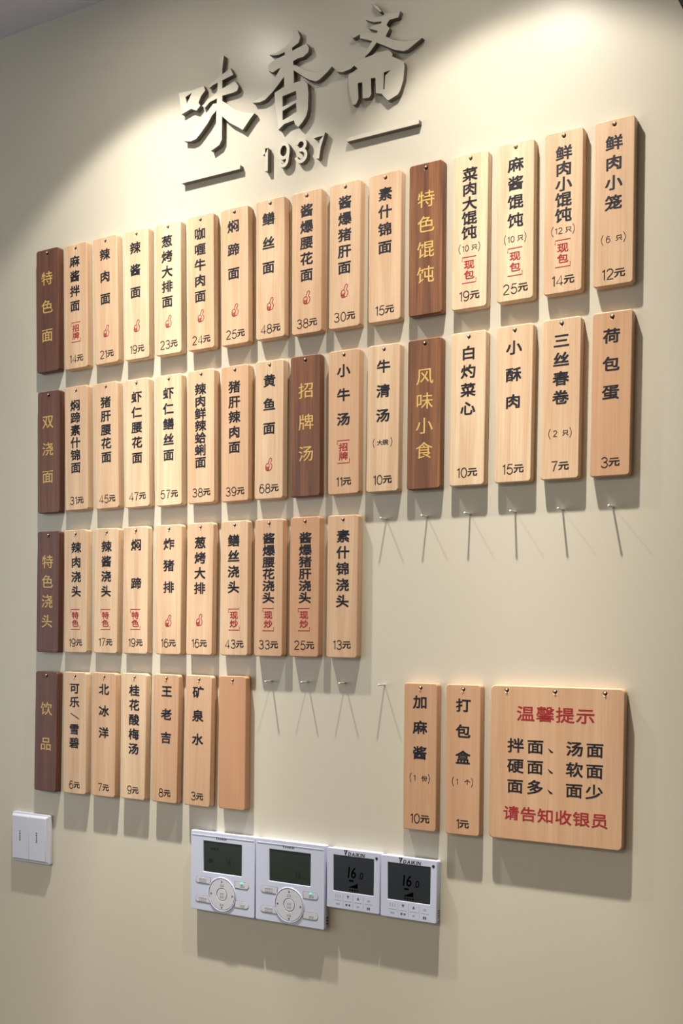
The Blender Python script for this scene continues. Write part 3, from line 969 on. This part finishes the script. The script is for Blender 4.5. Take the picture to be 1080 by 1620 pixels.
def touch_thermostat(x, z, label):
    """smaller thermostat: 85 mm square, dark screen, flat touch keys and a black sensor dot"""
    W_, H_, D_ = 0.0852, 0.0848, 0.014
    e = empty('touch_thermostat', (x, 0, z))
    tag(e, label, 'thermostat', 'air conditioner controllers on the wall')
    link('back_case', plate('back_case', [rounded(W_ - 0.002, H_ - 0.002, 0.003)], 0.0085, 0.0006), WHITEP, e)
    sx, sz, sw, sh = 0.0006, 0.0075, 0.0640, 0.0500
    link('front_cover', plate('front_cover', [rounded(W_, H_, 0.0022, 4), rounded(sw + 0.0004, sh + 0.0004, 0.0006, 2, sx, sz)[::-1]], D_ - 0.0088, 0.0009, 0.0088), WHITEP, e)
    link('screen', plate('screen', [rounded(sw, sh, 0.0005, 2, sx, sz)], 0.0040, 0, 0.0096), LCDB, e)
    w = Writing(D_ - 0.0004)
    w.latin('16', -0.0080, 0.0105, 0.0150, 0.010, 0.85, 0.10, 0.18)
    w.latin('0', 0.0105, 0.0075, 0.0098, 0.0, 0.9, 0.10)
    w.ring([(0.0082, 0.0030), (0.0094, 0.0030)], 0.0012)
    w.ring([(-0.0065, -0.0010), (0.0005, -0.0010)], 0.0024)
    w.poly([(-0.0075, -0.0108), (0.0075, -0.0108), (0.0075, -0.0040)])
    for q in range(4):
        w.ring([(-0.006 + q * 0.004, -0.0140), (-0.004 + q * 0.004, -0.0140)], 0.0020)
    w.done('screen_segments', SEG, e)
    w = Writing(D_)
    maker_logo(w, -0.0150, 0.0370, 0.0050)
    w.done('maker_logo', BLACKP, e)['label'] = 'black maker logo'
    link('sensor_dot', plate('sensor_dot', [circle(0.0020, 20, 0.0372, 0.0345)], 0.0006, 0, D_ - 0.0003), BLACKP, e)
    w = Writing(D_)
    zr0, zr1, zm = -0.0245, -0.0375, -0.0310
    for q in (-0.0158, 0.0002, 0.0168):
        w.ring([(q, -0.0205), (q, -0.0385)], 0.0004)
    for q in (-0.0240, -0.0078, 0.0084, 0.0250):
        w.ring([(q - 0.006, zm + 0.0006), (q + 0.006, zm + 0.0006)], 0.0004)
    w.done('key_lines', PALEMARK, e)
    w = Writing(D_)
    s = 0.0019
    w.poly([(-0.0078 - s, zr0 + s), (-0.0078 + s, zr0 + s), (-0.0078, zr0 - s * 1.1)])
    w.poly([(0.0084 - s, zr0 - s), (0.0084 + s, zr0 - s), (0.0084, zr0 + s * 1.1)])
    w.ring([(-0.0115, zr1 + 0.0020), (-0.0085, zr1 + 0.0020)], 0.0026)
    w.ring([(-0.0065, zr1 + 0.0020), (-0.0040, zr1 + 0.0020)], 0.0026)
    w.ring([(0.0226, zr1 + 0.0010), (0.0247, zr1 + 0.0010)], 0.0034)
    w.ring([(0.0253, zr1 + 0.0010), (0.0274, zr1 + 0.0010)], 0.0034)
    w.done('key_symbols', MARK, e)
    w = Writing(D_)
    for q in (-0.0275, -0.0240, -0.0205):
        w.ring([(q, zr0 + 0.0022), (q, zr0 - 0.0022)], 0.0009)
    w.ring([(0.0230, zr0 - 0.0010), (0.0270, zr0 - 0.0010)], 0.0024)
    w.ring([(-0.0270, zr1 + 0.0022), (-0.0210, zr1 + 0.0022)], 0.0026)
    w.ring([(0.0066, zr1 + 0.0020), (0.0102, zr1 + 0.0020)], 0.0022)
    w.done('pale_key_symbols', PALEMARK, e)
    vents(e, W_ / 2 - 0.0010, -H_ / 2 + 0.006, 4, 0.0030, 0.0014, 0.0020, 0.0070)


keypad_controller(0.3597, 1.1696, 'large white controller with round keypad, leftmost of the four on the wall', 0, '')
keypad_controller(0.4799, 1.1696, 'large white controller with round keypad, beside the smaller thermostats', 0, '16')
touch_thermostat(0.5852, 1.1860, 'small white thermostat with dark screen, touching the large keypad controller')
touch_thermostat(0.6717, 1.1850, 'small white thermostat with dark screen, rightmost of the four controllers')

# ------------------------------------------------------------------ light switch
sw = empty('light_switch', (-0.0455, 0, 1.1815))
tag(sw, 'white double rocker light switch on the wall below the drinks header plaque', 'switch')
link('base_plate', plate('base_plate', [rounded(0.0885, 0.0835, 0.003)], 0.0065, 0.0010), SWITCHP, sw)


def frustum(x0, x1, z0, z1, d0, d1, inset):
    bm = bmesh.new()
    a = [bm.verts.new(q) for q in ((x0, -d0, z0), (x1, -d0, z0), (x1, -d0, z1), (x0, -d0, z1))]
    b = [bm.verts.new(q) for q in ((x0 + inset, -d1, z0 + inset), (x1 - inset, -d1, z0 + inset), (x1 - inset, -d1, z1 - inset), (x0 + inset, -d1, z1 - inset))]
    bm.faces.new(b)
    bm.faces.new(a[::-1])
    for i in range(4):
        j = (i + 1) % 4
        bm.faces.new((a[i], a[j], b[j], b[i]))
    bmesh.ops.recalc_face_normals(bm, faces=bm.faces)
    bmesh.ops.bevel(bm, geom=[e for e in bm.edges], offset=0.0006, segments=2, affect='EDGES', profile=0.6)
    return bm


link('frame', mesh_from_bm('frame', frustum(-0.0425, 0.0425, -0.0395, 0.0395, 0.0060, 0.0108, 0.0030)), SWITCHP, sw)
for x0, x1 in ((-0.0385, -0.0002), (0.0002, 0.0385)):
    rk = link('rocker', plate('rocker', [rounded(x1 - x0, 0.072, 0.0008, 2, (x0 + x1) / 2, 0)], 0.0016, 0.0005, 0.0100), SWITCHP, sw)
    w = Writing(0.0116)
    mx = (x0 + x1) / 2 - 0.001
    for q, hh in ((0.0105, 0.0022), (0.0065, 0.0030), (0.0022, 0.0022), (-0.0012, 0.0022), (-0.0046, 0.0022)):
        w.ring([(mx - 0.0014, q), (mx + 0.0014, q)], hh)
    w.done('rocker_marks', MARK, rk)

# ------------------------------------------------------------------ dark casing at the upper right corner
bm = box(1.0147, 1.36, -0.11, 0.0, 2.2593, 2.47)
bmesh.ops.bevel(bm, geom=list(bm.edges), offset=0.003, segments=2, affect='EDGES')
dk = link('dark_casing', mesh_from_bm('dark_casing', bm), NAVY)
tag(dk, 'dark navy wall box cut off by the top right corner', 'box')
